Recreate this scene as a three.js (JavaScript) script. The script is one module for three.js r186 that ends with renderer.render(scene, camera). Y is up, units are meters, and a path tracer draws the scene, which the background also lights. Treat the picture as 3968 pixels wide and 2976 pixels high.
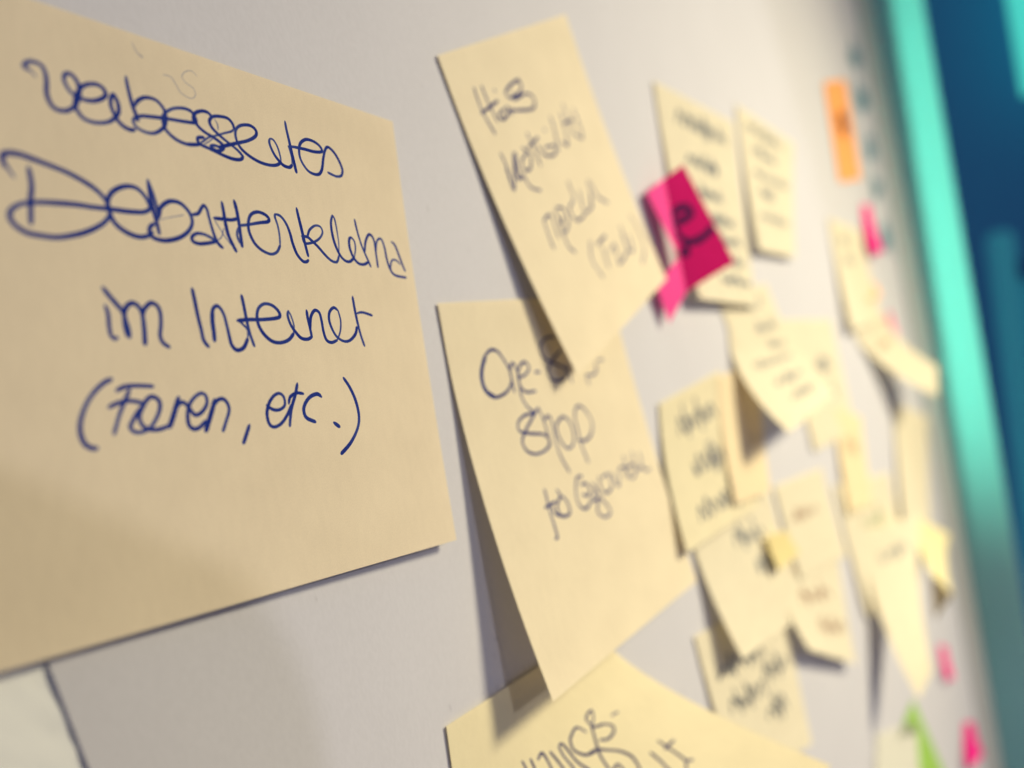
import * as THREE from 'three';
import { RoundedBoxGeometry } from 'three/addons/geometries/RoundedBoxGeometry.js';
import { ImprovedNoise } from 'three/addons/math/ImprovedNoise.js';
import { mergeGeometries } from 'three/addons/utils/BufferGeometryUtils.js';

// ------------------------------------------------------------------ camera, light, exposure
const MM = 0.001;
const scene = new THREE.Scene();
const camera = new THREE.PerspectiveCamera(51.08, 4 / 3, 0.01, 20);   // a phone held 97 mm in front of the board, rolled about 9 degrees
camera.position.set(0, 0, 97 * MM);
camera.up.set(0.09321, 0.98697, 0.13112);
camera.lookAt(camera.position.clone().add(new THREE.Vector3(0.81505, 0.00000, -0.57939)));
camera.focus = 0.126;
camera.userData.fStop = 7.4;

const renderer = new THREE.WebGLRenderer({ antialias: true });
renderer.setSize(1024, 768);
renderer.toneMapping = THREE.LinearToneMapping;
renderer.toneMappingExposure = 0.94;
renderer.shadowMap.enabled = true;
scene.background = new THREE.Color().setRGB(0.155, 0.15, 0.205);      // dim bluish room light

const lampSpot = [[600, 390, 690], [335, -190, 0]], bulbSpot = [84, 420, 1402], stripLightSpot = [[1150, 40, -150], [703, 75, 15]];
const key = new THREE.SpotLight(new THREE.Color().setRGB(1, 0.89, 0.59), 3.9, 0, 0.57, 1, 2);
key.shadow.radius = 5.5;
const fill = new THREE.PointLight(new THREE.Color().setRGB(0.95, 0.93, 1.0), 0.9, 0, 2);
fill.shadow.radius = 0.85;
const stripLight = new THREE.SpotLight(new THREE.Color().setRGB(0.46, 1, 0.72), 2.8, 0, 0.56, 0.6, 2);  // added light for the edge strip, from an unseen spot behind the board

function place(l, at, to) {
  l.position.set(...at).multiplyScalar(MM); l.castShadow = true; scene.add(l);
  if (to) { l.target.position.set(...to).multiplyScalar(MM); scene.add(l.target); }
}

// ------------------------------------------------------------------ helpers
let seed = 7;
const rnd = () => ((seed = (seed * 16807) % 2147483647) - 1) / 2147483646;
const perlin = new ImprovedNoise();
const V = (a) => new THREE.Vector3(...a);
const used = {};
function numbered(name) { const n = used[name] = (used[name] ?? -1) + 1; return n ? name + '_' + String(n).padStart(3, '0') : name; }
function tag(o, label, category, group) {
  o.userData = { label, category };
  if (group) o.userData.group = group;
  return o;
}
function mesh(name, geometry, material, parent = scene) {
  const o = new THREE.Mesh(geometry, material);
  o.name = parent === scene ? numbered(name) : name;
  o.castShadow = o.receiveShadow = true;
  parent.add(o);
  return o;
}
function thing(name, at, label, category, group) {
  const o = new THREE.Group(); o.name = numbered(name); o.position.set(...at).multiplyScalar(MM); scene.add(o);
  return tag(o, label, category, group);
}
const lin = (r, g, b) => new THREE.Color().setRGB(r, g, b);
const matte = (c, roughness = 0.9, extra = {}) => new THREE.MeshStandardMaterial({ color: c, roughness, ...extra });

// ------------------------------------------------------------------ handwriting and paper
const pen = (w, a, p) => ({ w, a, p });
const CORNERS = {   // millimetres on the board: top left, top right, bottom right, bottom left
  main: [[36.1, 56.0, 0.4], [112.0, 51.0, 0.4], [108.3, -25.8, 2.6], [33.4, -21.1, 1.0]],
  hass: [[128.7, 67.3, 0.4], [186.0, 92.0, 0.4], [213.9, 22.3, 4.0], [153.3, -0.6, 6.0]],
  shop: [[116.3, 17.2, 0.4], [185.4, 18.7, 0.4], [202.4, -61.2, 3.5], [118.4, -58.4, 10.5]],
  bottom: [[100.4, -56.1, 0.4], [151.1, -57.0, 1.0], [195.0, -104.0, 34.0], [98.0, -128.0, 6.0]],
  list: [[236.4, 85.5, 0.5], [307.5, 84.8, 0.5], [292.3, 13.5, 3.0], [233.8, 16.4, 5.0]],
  rows: [[314.0, 93.2, 0.5], [390.4, 89.4, 0.5], [354.1, 33.7, 2.5], [303.8, 34.7, 3.4]],
  orange: [[475.5, 136.8, 0.4], [535.8, 151.3, 0.4], [534.5, 89.6, 0.4], [474.0, 80.5, 0.4]],
  farleft: [[434.6, 57.8, 0.5], [498.1, 54.1, 2.5], [502.9, 2.4, 5.0], [428.7, -1.2, 4.0]],
  curl: [[444.4, -0.2, 0.5], [504.7, 4.6, 6.0], [557.3, -31.8, 22.0], [523.7, -47.3, 24.0]],
  brown: [[266.0, 5.9, 0.5], [328.4, 8.2, 0.5], [365.6, -26.8, 7.0], [259.5, -29.8, 17.0]],
  three: [[203.4, -11.9, 0.5], [252.2, -6.5, 0.5], [261.2, -52.8, 3.0], [194.1, -51.2, 6.0]],
  peach: [[248.7, -8.5, 0.7], [291.5, -6.3, 0.7], [271.7, -50.3, 4.0], [235.8, -47.4, 5.0]],
  over: [[208.5, -43.8, 0.5], [280.3, -50.3, 0.5], [291.8, -100.5, 1.5], [215.7, -87.5, 7.5]],
  between: [[260.3, 17.9, 0.4], [315.4, 22.8, 0.4], [336.9, -7.7, 1.5], [274.9, -8.4, 1.2]],
  side: [[328.7, 8.2, 0.4], [406.2, 6.0, 0.4], [417.2, -49.9, 1.2], [341.7, -47.9, 1.0]],
  chain: [[285.8, -51.4, 0.6], [349.4, -56.1, 0.6], [361.2, -97.0, 2.0], [294.5, -87.6, 2.0]],
  wide: [[362.4, -66.6, 0.6], [475.6, -81.4, 1.0], [489.3, -160.8, 2.5], [379.3, -129.6, 2.0]],
  under: [[201.7, -76.4, 0.5], [277.6, -85.9, 0.5], [275.0, -139.9, 3.0], [210.3, -122.1, 3.0]],
  drop: [[265.4, -69.5, 0.5], [356.9, -75.6, 0.5], [339.0, -136.3, 4.5], [277.0, -107.4, 6.5]],
  tip: [[404.1, -97.4, 0.5], [485.8, -107.5, 12.0], [383.9, -155.2, 24.0], [368.0, -161.4, 20.0]],
  fold: [[514.0, -115.9, 6.0], [554.2, -136.3, 14.0], [466.9, -146.8, 24.0], [450.8, -130.1, 18.0]],
  faint: [[382.8, -34.2, 0.8], [427.8, -44.4, 2.0], [417.6, -87.0, 3.0], [374.1, -81.6, 2.5]],
  upper: [[518.9, -47.6, 1.0], [619.1, -69.0, 3.0], [550.2, -124.8, 5.0], [480.9, -116.4, 3.2]],
  yellow: [[263.3, -64.0, 3.0], [284.7, -67.3, 3.0], [291.4, -77.2, 4.0], [263.8, -75.7, 5.0]],
  pinka: [[524.4, 73.2, 0.5], [549.1, 73.9, 0.5], [547.0, 44.3, 4.0], [508.5, 41.0, 5.0]],
  pinkb: [[549.3, 7.5, 0.5], [563.9, 4.5, 0.5], [560.4, -8.4, 3.0], [534.2, -9.5, 3.0]],
  pinkc: [[539.9, -200.7, 0.5], [563.8, -211.5, 0.5], [558.9, -229.2, 3.0], [533.3, -220.7, 3.0]],
  pinkd: [[582.5, -268.5, 0.5], [619.3, -284.7, 0.5], [612.6, -303.9, 4.0], [548.7, -283.8, 4.0]],
  peachtag: [[493.8, 25.3, 1.0], [514.8, 24.0, 3.0], [514.0, 15.9, 5.0], [479.4, 13.5, 5.0]],
  green: [[448.0, -197.2, 0.5], [515.9, -286.3, 0.5], [399.5, -263.3, 0.5], [344.8, -196.8, 0.5]],
  white: [[368.5, -179.1, 0.5], [447.1, -208.6, 0.5], [421.3, -252.9, 2.0], [335.2, -205.0, 2.0]],
  flag: [[222.4, 52.1, 4.5], [230.1, 56.2, 8.0], [237.6, 25.2, 16.0], [221.5, 18.2, 6.0]],
};
const INK = {   // pen strokes: width in tenths of a millimetre, strength, then points in thousandths of the note
  main: [
    pen(6.5, 1, [170, 119, 161, 115, 163, 109, 170, 104, 180, 103, 188, 106, 192, 117, 192, 131, 190, 145, 191, 157, 196, 168, 204, 172, 216, 171, 227, 164, 236, 153, 242, 138, 243, 122, 238, 111, 231, 106, 223, 109, 220, 118, 223, 129, 230, 138, 239, 141, 249, 144, 265, 142, 280, 134, 287, 126, 285, 117, 276, 112, 263, 114, 250, 121, 241, 133, 235, 146, 233, 157, 236, 167, 244, 176, 257, 179, 273, 177, 288, 171, 298, 162, 306, 151, 307, 136, 303, 125, 300, 122, 295, 131, 294, 143, 298, 156, 303, 166, 312, 174, 323, 177, 331, 175]),
    pen(3, 0.7, [170, 119, 176, 126]),
    pen(6.5, 1, [328, 83, 328, 94, 330, 113, 333, 133, 337, 147, 339, 157]),
    pen(6, 0.8, [337, 132, 343, 122, 355, 113, 367, 110, 379, 111, 387, 117, 393, 126, 394, 139, 391, 152, 381, 164, 367, 173, 353, 175, 340, 172, 332, 166, 331, 158, 336, 153, 348, 147, 366, 144, 388, 141, 408, 139, 432, 137, 454, 133, 453, 121, 447, 114, 434, 112, 416, 116, 401, 124, 390, 135, 387, 146, 390, 160, 400, 170, 415, 177, 434, 179, 453, 175]),
    pen(6, 1, [430, 178, 441, 177, 456, 174]),
    pen(6, 1, [451, 134, 450, 125, 456, 115, 469, 108, 482, 107, 491, 113]),
    pen(6, 1, [450, 123, 453, 131, 459, 140, 472, 148, 487, 153, 500, 159, 508, 165, 506, 172, 495, 178, 484, 176, 480, 172, 487, 169, 497, 169]),
    pen(6, 1, [493, 112, 487, 118, 484, 125, 488, 135, 500, 145, 517, 155, 534, 164, 546, 173, 549, 179, 542, 185, 527, 187, 509, 185, 491, 181, 474, 177, 457, 173, 453, 166, 456, 161, 467, 158]),
    pen(6, 0.95, [488, 116, 497, 111, 512, 108, 526, 108, 535, 115, 538, 125]),
    pen(4, 0.6, [538, 125, 531, 132, 513, 140, 496, 148, 479, 155, 466, 165, 459, 170]),
    pen(3, 0.4, [496, 117, 501, 125, 501, 136]),
    pen(3, 0.4, [465, 172, 477, 164, 487, 155]),
    pen(6, 0.95, [496, 171, 518, 162, 540, 153, 563, 144, 582, 133, 590, 123, 587, 114, 575, 110, 557, 114, 544, 123, 539, 136, 541, 150, 549, 163, 567, 174, 590, 181, 613, 182, 631, 178, 642, 170]),
    pen(4, 0.6, [642, 170, 642, 157, 638, 139, 630, 127, 622, 126]),
    pen(6, 1, [622, 126, 619, 133, 621, 144, 628, 158, 638, 169, 648, 176, 662, 177, 670, 171]),
    pen(4, 0.6, [670, 171, 672, 159, 670, 143, 667, 132]),
    pen(6.5, 1, [667, 80, 668, 97, 671, 120, 674, 146, 677, 169, 679, 184]),
    pen(6, 1, [667, 132, 687, 130, 714, 129, 737, 129, 758, 124, 755, 114, 741, 107, 720, 106, 704, 115, 696, 128, 694, 146, 699, 161, 712, 175, 728, 179, 742, 176, 752, 163, 759, 141, 767, 121, 775, 111, 784, 112, 796, 121, 807, 138, 812, 154, 807, 167, 793, 172, 777, 170, 768, 168]),
    pen(1.6, 0.32, [347, 16, 352, 29, 356, 34]),
    pen(2, 0.6, [356, 33, 364, 39]),
    pen(1.6, 0.28, [399, 59, 415, 59, 424, 72, 432, 84, 450, 89, 461, 81, 459, 68, 444, 61, 438, 51, 448, 39, 461, 35, 470, 42]),
    pen(4, 0.6, [126, 295, 121, 287, 116, 277]),
    pen(7.4, 1, [118, 282, 114, 277, 112, 269, 115, 261, 123, 258, 136, 257, 153, 260, 176, 265, 201, 271, 223, 279, 243, 289, 257, 300, 266, 314, 268, 328, 259, 343, 242, 356, 221, 367, 198, 375, 176, 380, 155, 380, 135, 378, 120, 370, 113, 360, 113, 350, 120, 341, 134, 333, 155, 328, 183, 325, 212, 323, 242, 323, 265, 322, 289, 322, 310, 321, 329, 318, 340, 310, 338, 299, 331, 287, 319, 278, 303, 278, 286, 285, 273, 296, 266, 311, 267, 327, 272, 342, 283, 353, 300, 361, 316, 363, 330, 359, 339, 352]),
    pen(7, 1, [148, 275, 149, 289, 149, 305, 145, 326, 143, 346, 141, 363]),
    pen(6.5, 0.9, [343, 260, 343, 275, 344, 294, 346, 314, 349, 333, 351, 353]),
    pen(5, 0.7, [343, 260, 348, 277, 352, 298, 354, 319, 353, 327]),
    pen(7, 1, [356, 322, 359, 308, 370, 297, 383, 291, 399, 292, 411, 301, 418, 313, 418, 327, 408, 342, 390, 355, 367, 363, 350, 364, 337, 360, 333, 351, 336, 343, 343, 337]),
    pen(2, 0.4, [353, 329, 373, 322, 403, 313]),
    pen(6, 1, [420, 310, 433, 306, 442, 294, 448, 289, 453, 296, 455, 311, 458, 329, 462, 346, 467, 357, 475, 364]),
    pen(6, 0.95, [463, 353, 451, 347, 437, 343, 424, 344, 414, 351, 415, 359, 427, 362, 445, 359, 463, 354]),
    pen(6.5, 1, [487, 276, 488, 293, 489, 319, 492, 340, 499, 357, 504, 368]),
    pen(6, 1, [465, 310, 486, 309, 504, 308, 519, 303]),
    pen(2.4, 0.45, [465, 312, 476, 330, 487, 347, 496, 358]),
    pen(2.4, 0.45, [463, 353, 476, 344, 483, 327]),
    pen(6.5, 1, [515, 269, 518, 289, 519, 311, 519, 335, 519, 357]),
    pen(5, 0.6, [516, 321, 511, 336, 515, 351]),
    pen(6, 1, [519, 317, 541, 312, 567, 305, 588, 300, 591, 293, 582, 286, 565, 284, 549, 292, 541, 308, 540, 326, 548, 346, 563, 359, 584, 365, 600, 359, 610, 345]),
    pen(5, 0.7, [610, 345, 612, 326, 611, 305, 607, 288, 609, 282]),
    pen(6, 1, [609, 282, 621, 284, 632, 296, 639, 314, 643, 337, 650, 358, 662, 371, 672, 372, 678, 368]),
    pen(6.5, 1, [666, 261, 668, 280, 671, 301, 674, 325, 677, 346, 679, 359]),
    pen(5, 0.85, [670, 321, 676, 333, 699, 328, 718, 317, 728, 303, 723, 292, 709, 292, 693, 303, 685, 317]),
    pen(6, 1, [669, 319, 684, 319, 694, 325, 709, 336, 726, 352, 742, 363, 757, 364, 765, 351]),
    pen(4, 0.65, [765, 351, 770, 323, 770, 293, 768, 270, 763, 262]),
    pen(6, 1, [763, 262, 756, 279, 755, 302, 759, 326, 769, 348, 782, 359, 797, 359, 811, 348]),
    pen(4, 0.65, [811, 348, 818, 329, 818, 313, 810, 304]),
    pen(6, 0.95, [810, 304, 803, 310, 801, 328, 808, 349, 821, 361, 837, 362, 851, 356]),
    pen(5, 0.9, [828, 262, 832, 292, 839, 320, 848, 342, 858, 365]),
    pen(5.5, 0.9, [846, 333, 852, 311, 864, 293, 874, 292, 881, 305, 881, 329, 881, 364]),
    pen(5.5, 0.9, [880, 334, 887, 309, 896, 298, 906, 298, 912, 316, 914, 341, 920, 364, 934, 378, 971, 381]),
    pen(5.5, 0.9, [938, 299, 949, 307, 958, 331, 965, 351, 971, 365]),
    pen(5, 0.8, [958, 351, 945, 342, 931, 344, 923, 359, 922, 369]),
    pen(6.5, 1, [400, 445, 402, 468, 404, 494, 407, 518, 409, 537, 417, 549]),
    pen(8, 1, [435, 483, 432, 504, 432, 523, 431, 538]),
    pen(6.5, 1, [433, 491, 437, 480, 445, 474, 452, 478, 458, 490, 461, 509, 463, 528, 466, 546, 476, 555, 491, 550, 502, 534]),
    pen(4.5, 0.75, [502, 534, 505, 518, 498, 508, 488, 500]),
    pen(6.5, 1, [502, 451, 504, 472, 506, 500, 509, 524, 515, 547]),
    pen(6.5, 1, [485, 500, 511, 497, 540, 496, 575, 492, 585, 487, 582, 477, 569, 467, 552, 465, 538, 473, 531, 487, 531, 505, 540, 523, 557, 537, 577, 540, 598, 534, 612, 522]),
    pen(4.5, 0.7, [612, 522, 616, 505, 612, 486, 607, 476]),
    pen(6, 1, [607, 476, 604, 486, 608, 503, 617, 517, 630, 530, 646, 532, 658, 527]),
    pen(6, 0.9, [654, 473, 654, 486, 656, 506, 658, 527]),
    pen(6, 1, [657, 512, 658, 503, 664, 484, 676, 472, 687, 477, 690, 494, 691, 516, 696, 533, 709, 538, 725, 533]),
    pen(4, 0.7, [725, 533, 737, 515, 743, 492, 740, 470]),
    pen(6, 1, [740, 470, 729, 464, 716, 473, 711, 489, 715, 508, 726, 526, 745, 535, 763, 532, 781, 518, 787, 504]),
    pen(6.5, 1, [788, 437, 789, 465, 792, 497, 796, 522, 802, 544]),
    pen(5.5, 0.95, [793, 474, 803, 471, 816, 471, 839, 476]),
    pen(7.5, 1, [239, 454, 247, 466, 257, 479, 267, 492, 270, 507, 273, 521, 273, 534]),
    pen(6, 0.95, [239, 483, 242, 497, 241, 516, 242, 531, 247, 537, 252, 535]),
    pen(7, 1, [267, 502, 270, 492, 276, 482, 285, 477, 294, 481, 300, 493, 300, 514, 298, 545]),
    pen(8, 0.9, [269, 498, 268, 517, 271, 533]),
    pen(6.5, 1, [301, 498, 304, 488, 311, 480, 320, 475, 330, 481, 333, 495, 331, 513, 327, 531, 331, 543, 341, 550]),
    pen(8, 0.9, [301, 500, 300, 524, 298, 545]),
    pen(7, 1, [234, 602, 220, 608, 203, 622, 188, 641, 177, 664, 174, 683, 178, 700, 188, 708, 196, 709]),
    pen(6.5, 1, [239, 621, 254, 615, 274, 614, 302, 616]),
    pen(6.5, 0.95, [261, 620, 251, 637, 240, 657, 232, 675, 226, 689]),
    pen(6.5, 1, [223, 647, 238, 641, 256, 638, 274, 641, 281, 646, 270, 657, 260, 670, 254, 680, 259, 688, 271, 690, 286, 685, 300, 670, 309, 653, 309, 640, 299, 633, 289, 637, 279, 650, 272, 663, 273, 676, 282, 685, 296, 688, 308, 687, 321, 683]),
    pen(8, 1, [346, 636, 339, 651, 330, 670, 322, 685]),
    pen(6.5, 1, [330, 668, 341, 651, 351, 645, 357, 648, 362, 654, 372, 668, 386, 664, 398, 650, 398, 636, 389, 631, 374, 639, 363, 652, 358, 668, 358, 684, 366, 692, 378, 690, 391, 680]),
    pen(8, 1, [415, 643, 408, 659, 398, 679, 389, 697]),
    pen(6.5, 1, [408, 657, 420, 645, 432, 643, 440, 652, 441, 665, 432, 683, 423, 700]),
    pen(7, 1, [480, 693, 471, 709, 462, 725]),
    pen(6, 1, [524, 659, 537, 668, 553, 669, 566, 661, 566, 645, 556, 638, 541, 644, 528, 659, 522, 676, 524, 694, 534, 701, 551, 696, 568, 681, 582, 662]),
    pen(6.5, 1, [604, 620, 595, 642, 582, 666, 575, 686, 571, 702]),
    pen(5.5, 1, [576, 659, 582, 646, 598, 639, 615, 641]),
    pen(7, 1, [660, 649, 650, 643, 631, 648, 616, 661, 610, 675, 615, 689, 635, 698]),
    pen(8, 1, [683, 703, 696, 712]),
    pen(7, 1, [727, 612, 741, 633, 752, 661, 755, 693, 746, 719, 721, 747, 691, 767]),
  ],
  hass: [
    pen(8.5, 0.8, [140, 113, 137, 179, 161, 254]),
    pen(8.5, 0.8, [189, 116, 195, 173, 207, 226]),
    pen(8, 1, [127, 187, 188, 180, 255, 172]),
    pen(8.5, 0.8, [285, 201, 230, 211, 246, 228, 300, 215, 301, 199, 319, 225]),
    pen(8, 0.9, [258, 139, 263, 144]),
    pen(8.5, 0.8, [450, 139, 387, 143, 327, 159, 347, 180, 415, 177, 452, 154, 422, 137]),
    pen(8.5, 0.8, [382, 165, 369, 187, 467, 186, 505, 211, 474, 235, 397, 227, 310, 211]),
    pen(8.5, 0.75, [147, 312, 150, 359, 135, 423]),
    pen(8.5, 0.7, [144, 357, 135, 423, 166, 398, 227, 329, 188, 398, 211, 403]),
    pen(8.5, 0.7, [241, 329, 218, 375, 218, 411]),
    pen(8.5, 0.75, [294, 326, 330, 358, 295, 393, 254, 389, 261, 361, 310, 348]),
    pen(8.5, 0.7, [232, 396, 245, 442, 301, 468]),
    pen(8.5, 0.75, [364, 293, 373, 337, 370, 401]),
    pen(8.5, 0.9, [337, 335, 428, 321]),
    pen(8.5, 0.7, [405, 344, 431, 381, 500, 393, 524, 369, 452, 360]),
    pen(8.5, 0.8, [494, 306, 499, 314]),
    pen(8.5, 0.6, [576, 279, 568, 327, 535, 391]),
    pen(8.5, 0.6, [665, 283, 652, 338, 625, 387, 591, 370]),
    pen(8.5, 0.8, [651, 321, 739, 322]),
    pen(8.5, 0.5, [705, 261, 717, 318, 701, 367]),
    pen(8.5, 0.5, [782, 291, 771, 388, 716, 370]),
    pen(8.5, 0.75, [239, 548, 229, 593, 223, 641]),
    pen(8.5, 0.75, [245, 550, 294, 548, 293, 586, 285, 622]),
    pen(8.5, 0.7, [341, 542, 335, 591, 324, 659, 352, 694]),
    pen(8.5, 0.75, [359, 540, 404, 559, 403, 597, 351, 622, 330, 603, 376, 577]),
    pen(8.5, 0.65, [515, 489, 505, 546, 444, 569, 463, 614, 535, 613]),
    pen(8.5, 0.7, [570, 535, 547, 603, 609, 606, 644, 567]),
    pen(8.5, 0.65, [671, 520, 646, 575, 616, 608]),
    pen(8.5, 0.5, [687, 530, 698, 588, 760, 628]),
    pen(8.5, 0.5, [493, 696, 446, 750, 470, 822]),
    pen(8.5, 0.7, [536, 722, 625, 714]),
    pen(8.5, 0.45, [566, 738, 546, 809]),
    pen(8.5, 0.5, [612, 773, 668, 761, 652, 806, 647, 826, 763, 803, 781, 722]),
    pen(8.5, 0.5, [770, 747, 763, 803, 804, 823, 828, 771]),
    pen(8.5, 0.4, [904, 711, 933, 778, 912, 847, 837, 884]),
  ],
  shop: [
    pen(7, 1, [251, 175, 227, 141, 196, 131, 161, 145, 134, 173, 120, 201, 123, 232, 147, 253, 178, 256, 223, 246, 255, 222, 258, 191, 245, 163]),
    pen(7, 0.8, [163, 149, 138, 177, 127, 210, 134, 236, 160, 252]),
    pen(7, 0.9, [259, 180, 258, 214, 255, 251]),
    pen(7, 0.9, [259, 195, 273, 177, 283, 174, 290, 182, 294, 206, 289, 233, 283, 267, 297, 297, 329, 320]),
    pen(7, 0.9, [287, 213, 323, 212, 357, 195, 347, 177, 320, 181, 294, 206, 290, 237, 310, 257, 360, 260]),
    pen(7, 0.9, [382, 208, 408, 209]),
    pen(7, 0.85, [542, 119, 519, 114, 479, 119, 445, 142, 448, 168, 483, 187, 534, 202, 558, 220, 539, 240, 495, 244, 459, 235, 455, 210, 494, 182, 557, 157]),
    pen(7, 0.8, [561, 199, 572, 226, 573, 256]),
    pen(7, 0.85, [676, 272, 675, 243, 716, 245, 748, 232, 756, 210]),
    pen(7, 0.7, [775, 203, 814, 203]),
    pen(7, 0.95, [319, 320, 272, 319, 232, 335, 231, 358, 281, 371, 335, 381, 358, 400, 335, 421, 280, 428, 238, 414, 228, 385, 259, 358, 301, 333, 348, 306]),
    pen(7, 0.9, [348, 306, 357, 340, 358, 380, 353, 416]),
    pen(7, 0.85, [362, 344, 384, 334, 396, 345, 394, 377, 387, 417, 391, 458, 409, 501]),
    pen(7, 0.9, [464, 345, 423, 360, 408, 387, 420, 422, 443, 438, 479, 426, 496, 391, 488, 361, 464, 345]),
    pen(7, 0.95, [528, 353, 523, 395, 519, 437, 527, 493]),
    pen(7, 0.85, [528, 357, 546, 334, 576, 327, 607, 350, 621, 386, 593, 417, 549, 430, 510, 423]),
    pen(7, 0.85, [262, 524, 259, 554, 255, 585, 255, 620, 252, 655, 241, 656]),
    pen(7, 0.85, [238, 571, 293, 565]),
    pen(7, 0.85, [318, 536, 325, 556, 296, 578, 303, 609, 346, 609, 350, 577, 332, 557]),
    pen(7, 0.8, [270, 572, 280, 598, 314, 610]),
    pen(7, 0.8, [468, 525, 439, 525, 416, 549, 404, 580, 412, 607, 440, 615, 474, 601]),
    pen(7, 0.85, [446, 547, 475, 548, 488, 568, 469, 583, 440, 575]),
    pen(7, 0.85, [512, 551, 516, 577, 483, 601, 528, 599, 518, 561]),
    pen(7, 0.85, [528, 599, 559, 633, 561, 656, 522, 660, 493, 637, 520, 604]),
    pen(7, 0.8, [561, 543, 553, 576, 575, 597, 621, 584, 619, 546, 579, 550]),
    pen(7, 0.8, [640, 543, 664, 592, 702, 545, 745, 548, 734, 578]),
    pen(7, 0.8, [757, 509, 755, 577, 795, 580, 814, 546, 763, 551]),
    pen(7, 0.8, [822, 505, 817, 565, 868, 555, 873, 517]),
    pen(7, 0.8, [855, 557, 883, 579, 917, 579]),
  ],
  bottom: [
    pen(8.5, 0.6, [297, 219, 303, 253]),
    pen(8.5, 0.7, [333, 232, 334, 277]),
    pen(8.5, 0.55, [360, 251, 386, 244, 394, 267, 394, 314]),
    pen(8.5, 0.7, [420, 260, 430, 299, 437, 345]),
    pen(8.5, 0.7, [463, 269, 461, 302, 469, 346, 469, 369]),
    pen(8.5, 0.6, [463, 269, 480, 269, 489, 299, 495, 349, 518, 403]),
    pen(8.5, 0.55, [598, 304, 572, 266, 520, 279]),
    pen(8.5, 0.9, [520, 279, 510, 313, 534, 352, 567, 370, 592, 371]),
    pen(8.5, 0.95, [591, 376, 611, 340, 634, 298]),
    pen(8.5, 0.6, [634, 298, 633, 271, 658, 261, 678, 265, 660, 290, 632, 307, 680, 331]),
    pen(8.5, 0.85, [680, 331, 704, 359, 690, 379]),
    pen(8.5, 0.5, [690, 379, 653, 379, 622, 359]),
    pen(8.5, 0.7, [592, 371, 581, 406, 576, 459]),
    pen(8.5, 0.8, [558, 362, 588, 374, 611, 394, 651, 436, 671, 477, 668, 509, 656, 539]),
    pen(8.5, 0.5, [732, 332, 765, 341]),
    pen(8.5, 0.85, [731, 525, 732, 564, 727, 618]),
    pen(7.5, 1, [785, 521, 788, 566, 790, 608, 787, 637, 760, 659]),
    pen(8.5, 0.6, [776, 556, 823, 563]),
    pen(8.5, 0.6, [787, 634, 805, 653]),
    pen(8.5, 0.5, [580, 463, 613, 462, 615, 497]),
  ],
  flag: [
    pen(31, 1, [132, 411, 382, 423, 629, 405, 559, 350, 317, 313, 58, 331, 44, 428, 129, 536, 303, 624, 593, 653, 921, 627]),
    pen(44, 1, [98, 677, 212, 680]),
  ],
};
const FOLD_CORNER = [[450.6, -130.1, 17.6], [469.7, -147.4, 23.6], [475.1, -163.1, 12.0]];
const FLAP_A = [[222.4, 52.1, 4.5], [213.7, 47.7, 2.2], [221.7, 28.7, 5.5]];
const FLAP_B = [[221.7, 28.7, 5.5], [209.0, 20.7, 2.8], [214.5, 9.9, 2.4], [221.5, 18.2, 6.0]];

function smooth(p) {                                   // points -> dense Catmull-Rom line
  const n = p.length / 2, at = (i) => { i = Math.max(0, Math.min(n - 1, i)); return [p[2 * i], p[2 * i + 1]]; }, out = [];
  for (let i = 0; i < n - 1; i++) {
    const [a, b, c, d] = [at(i - 1), at(i), at(i + 1), at(i + 2)];
    const steps = Math.max(3, Math.ceil(Math.hypot(c[0] - b[0], c[1] - b[1]) / 3));
    for (let k = 0; k < steps; k++) {
      const t = k / steps, f = (j) => 0.5 * (2 * b[j] + (c[j] - a[j]) * t + (2 * a[j] - 5 * b[j] + 4 * c[j] - d[j]) * t * t + (3 * b[j] - a[j] - 3 * c[j] + d[j]) * t * t * t);
      out.push([f(0), f(1)]);
    }
  }
  out.push(at(n - 1));
  return out;
}
function writeStrokes(ctx, size, strokes, noteMM, rgb) {
  ctx.lineCap = 'round'; ctx.lineJoin = 'round';
  const k = size / 1000;
  for (const s of strokes) {
    const line = smooth(s.p), w = s.w / 11.2 / noteMM * size;
    let press = rnd() * 10;
    for (let i = 0; i < line.length - 1; i++) {
      press += 0.07;
      const v = 0.5 + 0.5 * Math.sin(press * 1.7) * Math.cos(press * 0.6 + 1);
      const end = Math.min(1, 0.55 + Math.min(i, line.length - 1 - i) / 5);
      ctx.strokeStyle = `rgba(${rgb.map((c, j) => Math.round(c + (j < 2 ? 16 : 8) * v)).join(',')},${(s.a * (0.62 + 0.3 * (1 - v) * end)).toFixed(3)})`;
      ctx.lineWidth = w * (0.86 + 0.2 * (1 - v)) * end;
      ctx.beginPath(); ctx.moveTo(line[i][0] * k, line[i][1] * k); ctx.lineTo(line[i + 1][0] * k, line[i + 1][1] * k); ctx.stroke();
    }
  }
}
function scrawl(u0, v0, len, height, tilt, count, w, a) {   // a row of joined, unreadable small letters
  const out = [], letters = [];
  for (let i = 0; i <= count * 2; i++) {
    const t = i / (count * 2);
    letters.push(u0 + len * t + (rnd() - 0.5) * len / count * 0.6, v0 + tilt * t + (i % 2 ? -height : 0) * (0.55 + rnd() * 0.6));
  }
  out.push(pen(w, a, letters));
  for (let j = 0; j < 2; j++) { const u = u0 + len * (0.15 + 0.7 * rnd()), v = v0 + tilt * 0.5; out.push(pen(w, a, [u, v - height * 1.5, u + height * 0.35, v + height * 0.4])); }
  return out;
}
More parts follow.
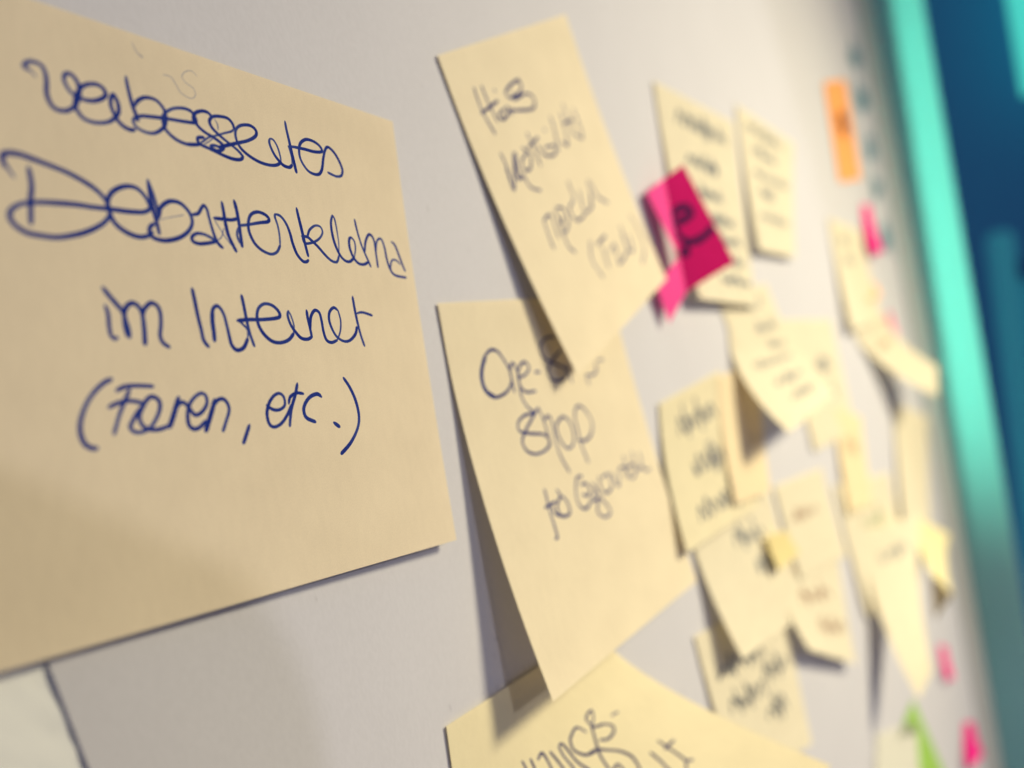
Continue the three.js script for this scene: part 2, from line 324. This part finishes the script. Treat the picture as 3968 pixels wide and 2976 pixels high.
function paper(size, noteMM, rgb, strokes, ink, extra) {
  const canvas = document.createElement('canvas'); canvas.width = canvas.height = size;
  const ctx = canvas.getContext('2d');
  ctx.fillStyle = `rgb(${rgb.join(',')})`; ctx.fillRect(0, 0, size, size);
  if (strokes) writeStrokes(ctx, size, strokes, noteMM, ink);
  if (extra) extra(ctx, size);
  const img = ctx.getImageData(0, 0, size, size), d = img.data, f = noteMM / size;
  for (let y = 0; y < size; y++) for (let x = 0; x < size; x++) {
    const i = (y * size + x) * 4;
    const cloud = perlin.noise(x * f * 0.09, y * f * 0.11, noteMM) * 4 + perlin.noise(x * f * 0.9, y * f * 0.35, 3.3) * 2.4;
    const g = cloud + perlin.noise(x * f * 5.1, y * f * 4.3, 9.1) * 4.5 + (rnd() - 0.5) * 8;
    const inky = (rgb[0] - d[i]) > 40 ? (rnd() - 0.4) * 22 : 0;
    d[i] += g + inky; d[i + 1] += g + inky; d[i + 2] += g * 0.9 + inky;
  }
  ctx.putImageData(img, 0, 0);
  const t = new THREE.CanvasTexture(canvas);
  t.colorSpace = THREE.SRGBColorSpace; t.anisotropy = 8;
  return t;
}
const YELLOW = [237, 224, 196], PALE = [233, 224, 200], BLUE = [27, 46, 132], GREY = [96, 102, 118], BROWN = [140, 100, 84];
function sheetGeometry(c, curl = 0, N = 28, phase = 0, bend = 1.7) {   // paper stuck along its top edge, its lower part bending off the board
  const [TL, TR, BR, BL] = c.map(V), pos = [], uv = [], idx = [];
  for (let j = 0; j <= N; j++) for (let i = 0; i <= N; i++) {
    const u = i / N, v = j / N, s = bend === 1 ? v : Math.max(0, (v - 0.12) / 0.88) ** bend;
    const a = TL.clone().lerp(TR, u), b = BL.clone().lerp(BR, u), p = a.clone().lerp(b, v);
    p.z = a.z + (b.z - a.z) * s + curl * Math.sin(Math.PI * v) * Math.sin(Math.PI * (u + phase));
    pos.push(p.x * MM, p.y * MM, p.z * MM); uv.push(u, 1 - v);
  }
  for (let j = 0; j < N; j++) for (let i = 0; i < N; i++) {
    const k = j * (N + 1) + i;
    idx.push(k, k + N + 1, k + 1, k + 1, k + N + 1, k + N + 2);
  }
  const g = new THREE.BufferGeometry();
  g.setAttribute('position', new THREE.Float32BufferAttribute(pos, 3));
  g.setAttribute('uv', new THREE.Float32BufferAttribute(uv, 2));
  g.setIndex(idx); g.computeVertexNormals();
  return g;
}
const paperMaterial = (map, through = 0.12) => new THREE.MeshPhysicalMaterial({ map, roughness: 1, transmission: through, thickness: 0, side: THREE.DoubleSide, specularIntensity: 0.2 });
function note(key, name, label, category, { size = 512, mm = 76, rgb = YELLOW, strokes, ink = BLUE, extra, group, through, curl, phase } = {}) {
  const c = CORNERS[key], base = V(c[0]);
  const local = c.map((p) => V(p).sub(base).toArray());
  const o = mesh(name, sheetGeometry(local, curl, 28, phase), paperMaterial(paper(size, mm, rgb, strokes, ink, extra), through ?? (rgb === PALE ? 0.16 : 0.12)));
  o.position.copy(base).multiplyScalar(MM);
  return tag(o, label, category, group);
}

// ------------------------------------------------------------------ the board
const board = thing('notice_board', [41, 0, 0], 'large off-white board that carries all the sticky notes, with a mint edge strip', 'notice board');
{
  // smooth covering, very slightly wavy, with a thin left edge
  const W = 662, H = 1300, nx = 170, ny = 200, pos = [], uv = [], idx = [];
  for (let j = 0; j <= ny; j++) for (let i = 0; i <= nx; i++) {
    const x = 0.6 + W * (i / nx) ** 1.25, y = H / 2 - H * j / ny, lean = (y + 29) * -0.19 * Math.max(0, 1 - x / 160);
    const z = -0.1 + Math.min(1, i / 3) * 0.1 * perlin.noise(x * 0.045 + y * 0.012, y * 0.02, 4.2);
    pos.push((x + lean) * MM, y * MM, (z - 0.05) * MM); uv.push(x / W, 1 - j / ny);
  }
  for (let j = 0; j < ny; j++) for (let i = 0; i < nx; i++) { const k = j * (nx + 1) + i; idx.push(k, k + nx + 1, k + 1, k + 1, k + nx + 1, k + nx + 2); }
  const front = new THREE.BufferGeometry();
  front.setAttribute('position', new THREE.Float32BufferAttribute(pos, 3)); front.setAttribute('uv', new THREE.Float32BufferAttribute(uv, 2));
  front.setIndex(idx); front.computeVertexNormals();
  const size = 2048, canvas = document.createElement('canvas'); canvas.width = canvas.height = size;
  const ctx = canvas.getContext('2d'); ctx.fillStyle = 'rgb(204,203,211)'; ctx.fillRect(0, 0, size, size);
  for (let i = 0; i < 900; i++) {                        // specks and short scuffs left by use
    const x = rnd() * size * (0.15 + 0.85 * rnd()), y = rnd() * size, r = 0.5 + 0.8 * rnd();
    ctx.fillStyle = ctx.strokeStyle = `rgba(90,88,100,${(0.12 + 0.35 * rnd() ** 2).toFixed(2)})`;
    if (i % 6) { ctx.beginPath(); ctx.ellipse(x, y, r, r * 0.5, rnd() * 3, 0, 7); ctx.fill(); }
    else { ctx.lineWidth = 0.5; ctx.beginPath(); ctx.moveTo(x, y); ctx.lineTo(x + 10 * (rnd() - 0.5), y + 5 * (rnd() - 0.5)); ctx.stroke(); }
  }
  const img = ctx.getImageData(0, 0, size, size), d = img.data;
  for (let i = 0; i < d.length; i += 4) { const x = (i / 4) % size, y = (i / 4 - x) / size, g = perlin.noise(x * 0.02, y * 0.02, 1) * 2 + (rnd() - 0.5) * 4; d[i] += g; d[i + 1] += g; d[i + 2] += g; }
  ctx.putImageData(img, 0, 0);
  const map = new THREE.CanvasTexture(canvas); map.colorSpace = THREE.SRGBColorSpace;
  mesh('panel', front, new THREE.MeshStandardMaterial({ map, roughness: 0.75 }), board);
  // the core of the board behind the covering, its left edge painted dark as if in shade
  const side = new THREE.BufferGeometry(), sp = [], si = [];
  for (let j = 0; j <= ny; j++) { const k = j * (nx + 1) * 3; sp.push(pos[k], pos[k + 1], pos[k + 2], pos[k] + 0.05 * MM, pos[k + 1], -0.6 * MM); if (j < ny) si.push(2 * j, 2 * j + 1, 2 * j + 2, 2 * j + 1, 2 * j + 3, 2 * j + 2); }
  side.setAttribute('position', new THREE.Float32BufferAttribute(sp, 3)); side.setIndex(si); side.computeVertexNormals();
  mesh('shaded_panel_edge', side, matte(lin(0.1, 0.14, 0.3), 0.8, { side: THREE.DoubleSide }), board);
  const back = new THREE.BoxGeometry(662 * MM, 1300 * MM, 9 * MM); back.translate((331 + 30) * MM, 0, -6 * MM);
  mesh('backing', back, matte(lin(0.5, 0.48, 0.45)), board);
  // translucent strip that closes the right side of the board, standing proud of it
  const strip = new RoundedBoxGeometry(1.6 * MM, 1300 * MM, 41 * MM, 3, 0.6 * MM);
  const s = mesh('edge_strip', strip, new THREE.MeshPhysicalMaterial({ color: lin(0.5, 0.86, 0.84), roughness: 1, transmission: 0.55, thickness: 0, side: THREE.DoubleSide }), board);
  s.position.set((699.5 - 41) * MM, 0, 13.5 * MM); s.rotation.z = 0.042;
  const band = new RoundedBoxGeometry(72 * MM, 1300 * MM, 1.6 * MM, 2, 0.5 * MM);
  const bd = mesh('grey_border', band, matte(lin(0.45, 0.45, 0.46), 0.6), board);
  bd.position.set((661.5 - 41) * MM, 0, 0.2 * MM); bd.rotation.z = 0.042;
  // blue-green marker writing on the board beside the orange tag
  const w = document.createElement('canvas'); w.width = 128; w.height = 512;
  const c2 = w.getContext('2d'); c2.clearRect(0, 0, 128, 512); c2.fillStyle = 'rgba(40,130,150,0)';
  for (const [v, a] of [[90, 0.1], [170, 0.14], [260, 0.08], [330, 0.07], [425, 0.12]]) writeStrokes(c2, 512, scrawl(40, v * 1.9, 150, 60, -40, 5, 60, a), 200, [30, 120, 150]);
  const mk = new THREE.CanvasTexture(w); mk.colorSpace = THREE.SRGBColorSpace;
  const wr = mesh('marker_writing', new THREE.PlaneGeometry(60 * MM, 190 * MM), new THREE.MeshStandardMaterial({ map: mk, transparent: true, roughness: 0.6 }), board);
  wr.position.set((585 - 41) * MM, 105 * MM, 0.5 * MM); wr.rotation.z = 0.02;
}
{
  // embossed white paper sheet showing at the lower left, behind the board's edge
  const N = 150, pos = [], idx = [], W = 190, H = 260;
  for (let j = 0; j <= N; j++) for (let i = 0; i <= N; i++) {
    const x = -130 + W * i / N, y = -130 + H * j / N;
    const z = -0.72 + 0.22 * perlin.noise(x * 0.55, y * 0.5, 2) + 0.22 * perlin.noise(x * 1.3, y * 1.2, 5);
    pos.push(x * MM, y * MM, z * MM);
  }
  for (let j = 0; j < N; j++) for (let i = 0; i < N; i++) { const k = j * (N + 1) + i; idx.push(k, k + 1, k + N + 1, k + 1, k + N + 2, k + N + 1); }
  const g = new THREE.BufferGeometry(); g.setAttribute('position', new THREE.Float32BufferAttribute(pos, 3)); g.setIndex(idx); g.computeVertexNormals();
  tag(mesh('paper_sheet', g, matte(lin(0.88, 0.89, 0.88), 0.9, { side: THREE.DoubleSide })), 'white embossed paper at the lower left, behind the edge of the smooth board', 'paper sheet');
}

// ------------------------------------------------------------------ the sticky notes
const GROUP = 'cream sticky notes on the board';
const at = (key, i) => CORNERS[key][i];
note('main', 'sticky_note', 'large near cream note in blue pen reading Verbessertes Debattenklima im Internet', 'sticky note', { size: 2048, rgb: [232, 217, 191], strokes: INK.main, group: GROUP, through: 0.08, curl: 0.25 });
note('hass', 'sticky_note', 'tilted cream note headed Hass, right of the large near note', 'sticky note', { size: 1024, strokes: INK.hass, ink: [44, 50, 110], group: GROUP, through: 0.06 });
note('shop', 'sticky_note', 'cream note reading One-Stop-Shop, below the tilted Hass note, its lower left lifted', 'sticky note', { size: 1024, strokes: INK.shop, ink: [30, 42, 115], group: GROUP, curl: 0.6 });
note('bottom', 'sticky_note', 'deeper yellow note cut off by the bottom edge, below the One-Stop-Shop note', 'sticky note', { size: 1024, rgb: [238, 226, 190], strokes: INK.bottom, ink: [44, 46, 100], group: GROUP, curl: 1 });

function rows(list, ink = 0.8) { return list.flatMap(([u, v, len, h, tilt, n]) => scrawl(u, v, len, h, tilt, n, 17, ink)); }
note('list', 'sticky_note', 'cream note with several short rows of writing, just behind the pink tag marked e', 'sticky note', { size: 512, rgb: PALE, ink: GREY, group: GROUP,
  strokes: rows([[220, 150, 620, 60, 0, 9], [260, 330, 420, 50, 10, 7], [330, 480, 330, 40, 0, 6], [420, 600, 380, 35, 0, 7], [430, 700, 430, 40, 0, 7], [480, 800, 380, 35, 0, 6], [430, 900, 480, 35, 0, 7]], 0.7) });
note('rows', 'sticky_note', 'cream note with five faint rows, right of the pink tag and casting a short shadow', 'sticky note', { size: 512, rgb: PALE, ink: GREY, group: GROUP,
  strokes: rows([[150, 130, 600, 55, 0, 8], [220, 290, 420, 60, 0, 6], [180, 450, 700, 40, 0, 9], [260, 590, 280, 55, 0, 5], [200, 760, 640, 45, 0, 8]], 0.5) });
note('brown', 'sticky_note', 'cream note below the pink tag whose lifted left side shows a brown underside', 'sticky note', { size: 512, rgb: PALE, ink: GREY, group: GROUP,
  strokes: rows([[300, 180, 260, 50, 0, 4], [200, 420, 620, 50, 0, 8], [300, 640, 500, 60, 0, 6], [380, 820, 420, 60, 0, 5]], 0.45) });
note('three', 'sticky_note', 'greyish cream note with three bold rows, right of the One-Stop-Shop note', 'sticky note', { size: 512, rgb: [229, 219, 188], ink: [64, 72, 100], group: GROUP,
  strokes: rows([[220, 280, 540, 130, 0, 7], [300, 590, 440, 120, 0, 6], [240, 880, 560, 120, 0, 7]], 0.5) });
note('peach', 'sticky_note', 'blank peach-tinted note between the three-row note and the note with brown underside', 'sticky note', { size: 256, rgb: [236, 218, 184], group: GROUP });
note('over', 'sticky_note', 'cream note right of the One-Stop-Shop note, lifted over a dark brown gap', 'sticky note', { size: 512, rgb: PALE, ink: GREY, group: GROUP,
  strokes: rows([[420, 330, 380, 110, 0, 5], [560, 560, 330, 90, 0, 5]], 0.5) });
note('under', 'sticky_note', 'cream note with scattered dark words, half covered and shaded by the lifted note', 'sticky note', { size: 512, rgb: PALE, ink: [64, 70, 90], group: GROUP,
  strokes: rows([[120, 330, 520, 80, 0, 6], [160, 560, 380, 90, 0, 5], [560, 480, 330, 90, 0, 4], [520, 720, 240, 90, 0, 3]], 0.55) });
note('drop', 'sticky_note', 'cream note with three faint brownish rows and a dark shadow below its bottom edge', 'sticky note', { size: 512, rgb: PALE, ink: BROWN, group: GROUP,
  strokes: rows([[260, 300, 540, 90, 0, 6], [240, 560, 480, 90, 0, 5], [420, 800, 460, 80, 0, 5]], 0.55) });
note('between', 'sticky_note', 'pale note with grey words just below the note behind the pink tag', 'sticky note', { size: 512, rgb: PALE, ink: GREY, group: GROUP, strokes: rows([[350, 250, 420, 110, 0, 5], [420, 560, 420, 110, 0, 5], [520, 820, 360, 100, 0, 4]], 0.7) });
note('side', 'sticky_note', 'pale note tucked behind the right side of the note with brown underside', 'sticky note', { size: 512, rgb: PALE, ink: GREY, group: GROUP, strokes: rows([[420, 420, 320, 90, 0, 4], [460, 640, 280, 90, 0, 4]], 0.45) });
note('chain', 'sticky_note', 'pale note overlapping the mustard tag, above the note with brownish rows', 'sticky note', { size: 512, rgb: PALE, ink: BROWN, group: GROUP, strokes: rows([[150, 420, 500, 90, 0, 5]], 0.5) });
note('wide', 'sticky_note', 'wide pale note with faint greenish words, left of the note with the folded-out corner', 'sticky note', { size: 512, rgb: PALE, ink: [150, 160, 130], group: GROUP, strokes: rows([[300, 350, 420, 100, 0, 5], [350, 600, 380, 100, 0, 5]], 0.5) });
note('yellow', 'sticky_tag', 'small mustard tag between the peach-tinted note and the note with brownish rows', 'sticky tag', { size: 128, mm: 30, rgb: [226, 210, 156] });
note('farleft', 'sticky_note', 'cream note left of the small peach tag, below the orange tag', 'sticky note', { size: 256, rgb: PALE, ink: GREY, group: GROUP, strokes: rows([[250, 200, 200, 60, 0, 3], [300, 380, 240, 60, 0, 3]], 0.6) });
note('curl', 'sticky_note', 'cream note whose end curls out like a band across the mint edge strip', 'sticky note', { size: 256, rgb: PALE, ink: BROWN, group: GROUP, strokes: rows([[250, 360, 500, 60, 0, 6]], 0.3) });
note('faint', 'sticky_note', 'narrow warm cream note with one faint reddish row, far along the board', 'sticky note', { size: 256, rgb: [240, 222, 184], ink: BROWN, group: GROUP, strokes: rows([[250, 420, 500, 130, 0, 4]], 0.5) });
note('upper', 'sticky_note', 'blank cream note hanging above the note with the folded-out corner', 'sticky note', { size: 256, rgb: PALE, group: GROUP });
note('tip', 'sticky_note', 'cream note hanging to a point above the green sheet, with a long grey shadow', 'sticky note', { size: 256, rgb: PALE, group: GROUP, ink: GREY, strokes: rows([[200, 240, 560, 60, 0, 5]], 0.35) });
const folded = note('fold', 'sticky_note', 'small cream note at the far right with its underside folded out, painted brown for shade', 'sticky note', { size: 256, group: GROUP, rgb: [238, 226, 176] });
{ // its corner, bent back under, underside shade painted into a browner colour
  const g = new THREE.BufferGeometry(), b = V(CORNERS.fold[0]);
  const p = FOLD_CORNER.map((q) => V(q).sub(b).multiplyScalar(MM));
  g.setAttribute('position', new THREE.Float32BufferAttribute(p.flatMap((q) => q.toArray()), 3)); g.setIndex([0, 1, 2]); g.computeVertexNormals();
  mesh('folded_corner', g, new THREE.MeshPhysicalMaterial({ color: lin(0.78, 0.62, 0.33), roughness: 1, transmission: 0.1, thickness: 0, side: THREE.DoubleSide }), folded);
}
note('white', 'paper_slip', 'pale white slip at the bottom, left of the green sheet', 'paper slip', { size: 256, rgb: [226, 224, 212] });
note('green', 'sticky_note', 'bright green sheet pointing up like a triangle at the bottom of the board', 'sticky note', { size: 256, rgb: [160, 204, 96], through: 0.1 });
note('orange', 'sticky_tag', 'orange tag with one dark red scribble, near the top of the mint edge strip', 'sticky tag', { size: 256, mm: 50, rgb: [255, 174, 104], ink: [110, 30, 30], through: 0.05,
  strokes: [pen(52, 1, [400, 380, 600, 340, 660, 460, 480, 500, 400, 430, 560, 400]), pen(48, 1, [450, 520, 560, 480, 600, 560])] });
note('peachtag', 'sticky_tag', 'tiny peach tag on the cream notes beside the mint edge strip', 'sticky tag', { size: 64, mm: 30, rgb: [255, 196, 150], ink: GREY, strokes: [pen(30, 0.8, [400, 600, 600, 640])] });
const PINK = [255, 40, 150], PG = 'small pink tags along the right of the board';
note('pinka', 'sticky_tag', 'small hot pink tag below the orange tag, paling towards its top', 'sticky tag', { size: 64, mm: 40, rgb: PINK, group: PG });
note('pinkb', 'sticky_tag', 'small pale pink tag just above the curled band-like note', 'sticky tag', { size: 64, mm: 40, rgb: [250, 150, 180], group: PG });
note('pinkc', 'sticky_tag', 'small pink tag below the note with the folded-out corner', 'sticky tag', { size: 64, mm: 40, rgb: [255, 84, 160], group: PG });
note('pinkd', 'sticky_tag', 'lowest small hot pink tag, right of the green sheet', 'sticky tag', { size: 64, mm: 40, rgb: PINK, group: PG });

{ // the folded pink tag: one face standing off the board, two flaps bent back along a vertical fold
  const c = CORNERS.flag, base = V(c[0]), loc = c.map((p) => V(p).sub(base).toArray());
  const t = thing('sticky_tag', c[0], 'folded hot pink tag with a dark letter e, in the middle of the board', 'sticky tag');
  const pm = (map, color, through) => new THREE.MeshPhysicalMaterial({ map: map ?? null, color: color ?? 0xffffff, roughness: 0.9, transmission: through, thickness: 0, side: THREE.DoubleSide, specularIntensity: 0.25 });
  mesh('face', sheetGeometry(loc, 0, 16, 0, 1), pm(paper(512, 38, [208, 10, 108], INK.flag, [44, 8, 70]), undefined, 0.2), t);  // deeper magenta: the face's turned-from-light look is put into its colour
  const litPink = pm(null, new THREE.Color().setRGB(1, 0.085, 0.36), 0.04);  // lighter pink: the flaps' lit look is put into their colour
  const flap = (pts) => {
    const g = new THREE.BufferGeometry(), p = pts.map((q) => V(q).sub(base).multiplyScalar(MM));
    const mid = p.reduce((a, b) => a.clone().add(b)).multiplyScalar(1 / p.length); mid.z += 0.5 * MM;
    const pos = [], idx = [];
    [...p, mid].forEach((q) => pos.push(q.x, q.y, q.z));
    p.forEach((_, i) => idx.push(i, (i + 1) % p.length, p.length));
    g.setAttribute('position', new THREE.Float32BufferAttribute(pos, 3)); g.setIndex(idx); g.computeVertexNormals();
    mesh('flap', g, litPink, t);
  };
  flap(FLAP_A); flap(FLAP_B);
}

// ------------------------------------------------------------------ the dim room beyond the board
const roomWall = new THREE.BoxGeometry(40 * MM, 3000 * MM, 1600 * MM); 
const rw = mesh('wall', roomWall, matte(lin(0.06, 0.33, 0.62), 0.9)); rw.position.set(1.64, 0, -0.35); rw.userData = { kind: 'structure' };
{
  const a = thing('upright_post', [1300, -400, 0], 'slate-blue upright post with a rounded top in the dark room beyond the board', 'post');
  const g = new RoundedBoxGeometry(30 * MM, 1000 * MM, 36 * MM, 6, 14 * MM);
  const m = mesh('shaft', g, matte(lin(0.11, 0.86, 1), 0.7), a); m.position.set(0, 0, 6 * MM); m.rotation.x = 0.035;
  const b = thing('cabinet', [1330, -560, 60], 'blue cabinet side at the far right edge, beyond the slate-blue post', 'cabinet');
  const body = mesh('body', new RoundedBoxGeometry(40 * MM, 1180 * MM, 60 * MM, 4, 5 * MM), matte(lin(0.1, 0.8, 0.98), 0.7), b);
  body.position.set(0, 0, 4 * MM);
  const l = mesh('ledge', new RoundedBoxGeometry(60 * MM, 26 * MM, 70 * MM, 4, 6 * MM), matte(lin(0.02, 0.1, 0.35), 0.8), b); l.position.set(-8 * MM, 604 * MM, 2 * MM);
  const d = thing('storage_box', [1150, -720, -40], 'dark navy box low at the bottom right corner, beyond the board', 'storage box');
  mesh('box_body', new RoundedBoxGeometry(60 * MM, 300 * MM, 200 * MM, 4, 6 * MM), matte(lin(0.06, 0.05, 0.24), 0.8), d);
  const lid = mesh('lid', new RoundedBoxGeometry(66 * MM, 14 * MM, 206 * MM, 4, 4 * MM), matte(lin(0.06, 0.05, 0.24), 0.7), d); lid.position.y = 155 * MM;
  const w = thing('glowing_frame_strip', [1500, 520, 130], 'mint frame strip at the top right corner, its brightness an added glow', 'window');
  mesh('strip_body', new RoundedBoxGeometry(14 * MM, 420 * MM, 120 * MM, 3, 4 * MM), new THREE.MeshStandardMaterial({ color: lin(0.1, 0.5, 0.45), emissive: lin(0.06, 0.62, 0.5), emissiveIntensity: 1, roughness: 0.4 }), w);  // lit frame strip, its brightness put in as emissive glow
}

// ------------------------------------------------------------------ lamps, and the phone that takes the picture and shades the near note
function lamp(name, at, to, radius, label, c) {
  const o = thing(name, at, label, 'lamp');
  mesh('bulb', new THREE.SphereGeometry(radius * MM, 24, 16), new THREE.MeshStandardMaterial({ color: 0xffffff, emissive: c, emissiveIntensity: 1 }), o);
  if (!to) return;
  const dir = V(to).sub(V(at)).normalize();
  const r = radius, shade = new THREE.LatheGeometry([[r * 0.6, -r * 2.6], [r * 1.3, -r * 2.2], [r * 2.2, -r * 0.6], [r * 3.2, r * 1.2], [r * 3.25, r * 1.2], [r * 2.3, -r * 0.7], [r * 1.35, -r * 2.35], [r * 0.6, -r * 2.75]].map((p) => new THREE.Vector2(p[0] * MM, p[1] * MM)), 40);
  const s = mesh('lamp_shade', shade, matte(lin(0.6, 0.6, 0.6), 0.6, { side: THREE.DoubleSide }), o);
  s.quaternion.setFromUnitVectors(new THREE.Vector3(0, 1, 0), dir);
}
place(key, ...lampSpot); lamp('desk_lamp', ...lampSpot, 112, 'warm lamp above the board', lin(1, 0.85, 0.6));
place(fill, bulbSpot); lamp('ceiling_lamp', bulbSpot, null, 18, 'small white lamp behind the phone', lin(1, 0.97, 0.92));
place(stripLight, ...stripLightSpot); lamp('added_strip_lamp', ...stripLightSpot, 22, 'cool green-blue lamp behind the right end of the board', lin(0.4, 1, 0.7));  // unseen lamp, added so the translucent strip looks lit
{
  const p = new THREE.Group(); p.name = 'smartphone'; scene.add(p);
  tag(p, 'dark smartphone held in front of the board, shading the large near note', 'smartphone');
  p.position.copy(camera.position); p.quaternion.copy(camera.quaternion);
  const sh = new THREE.Shape(), x0 = -20, x1 = 130, y0 = -15, y1 = 60, r = 24;
  sh.moveTo(x0 + r, y0); sh.lineTo(x1 - r, y0); sh.quadraticCurveTo(x1, y0, x1, y0 + r); sh.lineTo(x1, y1 - r); sh.quadraticCurveTo(x1, y1, x1 - r, y1);
  sh.lineTo(x0 + r, y1); sh.quadraticCurveTo(x0, y1, x0, y1 - r); sh.lineTo(x0, y0 + r); sh.quadraticCurveTo(x0, y0, x0 + r, y0);
  const g = new THREE.ExtrudeGeometry(sh, { depth: 7, bevelEnabled: true, bevelSize: 0.6, bevelThickness: 0.6, bevelSegments: 3, curveSegments: 10 }); g.scale(MM, MM, MM); g.translate(0, 0, 2.6 * MM);
  mesh('phone_body', g, matte(lin(0.03, 0.03, 0.035), 0.4), p);
  const scr = new THREE.PlaneGeometry(138 * MM, 66 * MM); scr.translate(55 * MM, 22.5 * MM, 10.3 * MM);
  mesh('screen_glass', scr, matte(lin(0.01, 0.01, 0.012), 0.1), p);
}

renderer.render(scene, camera);
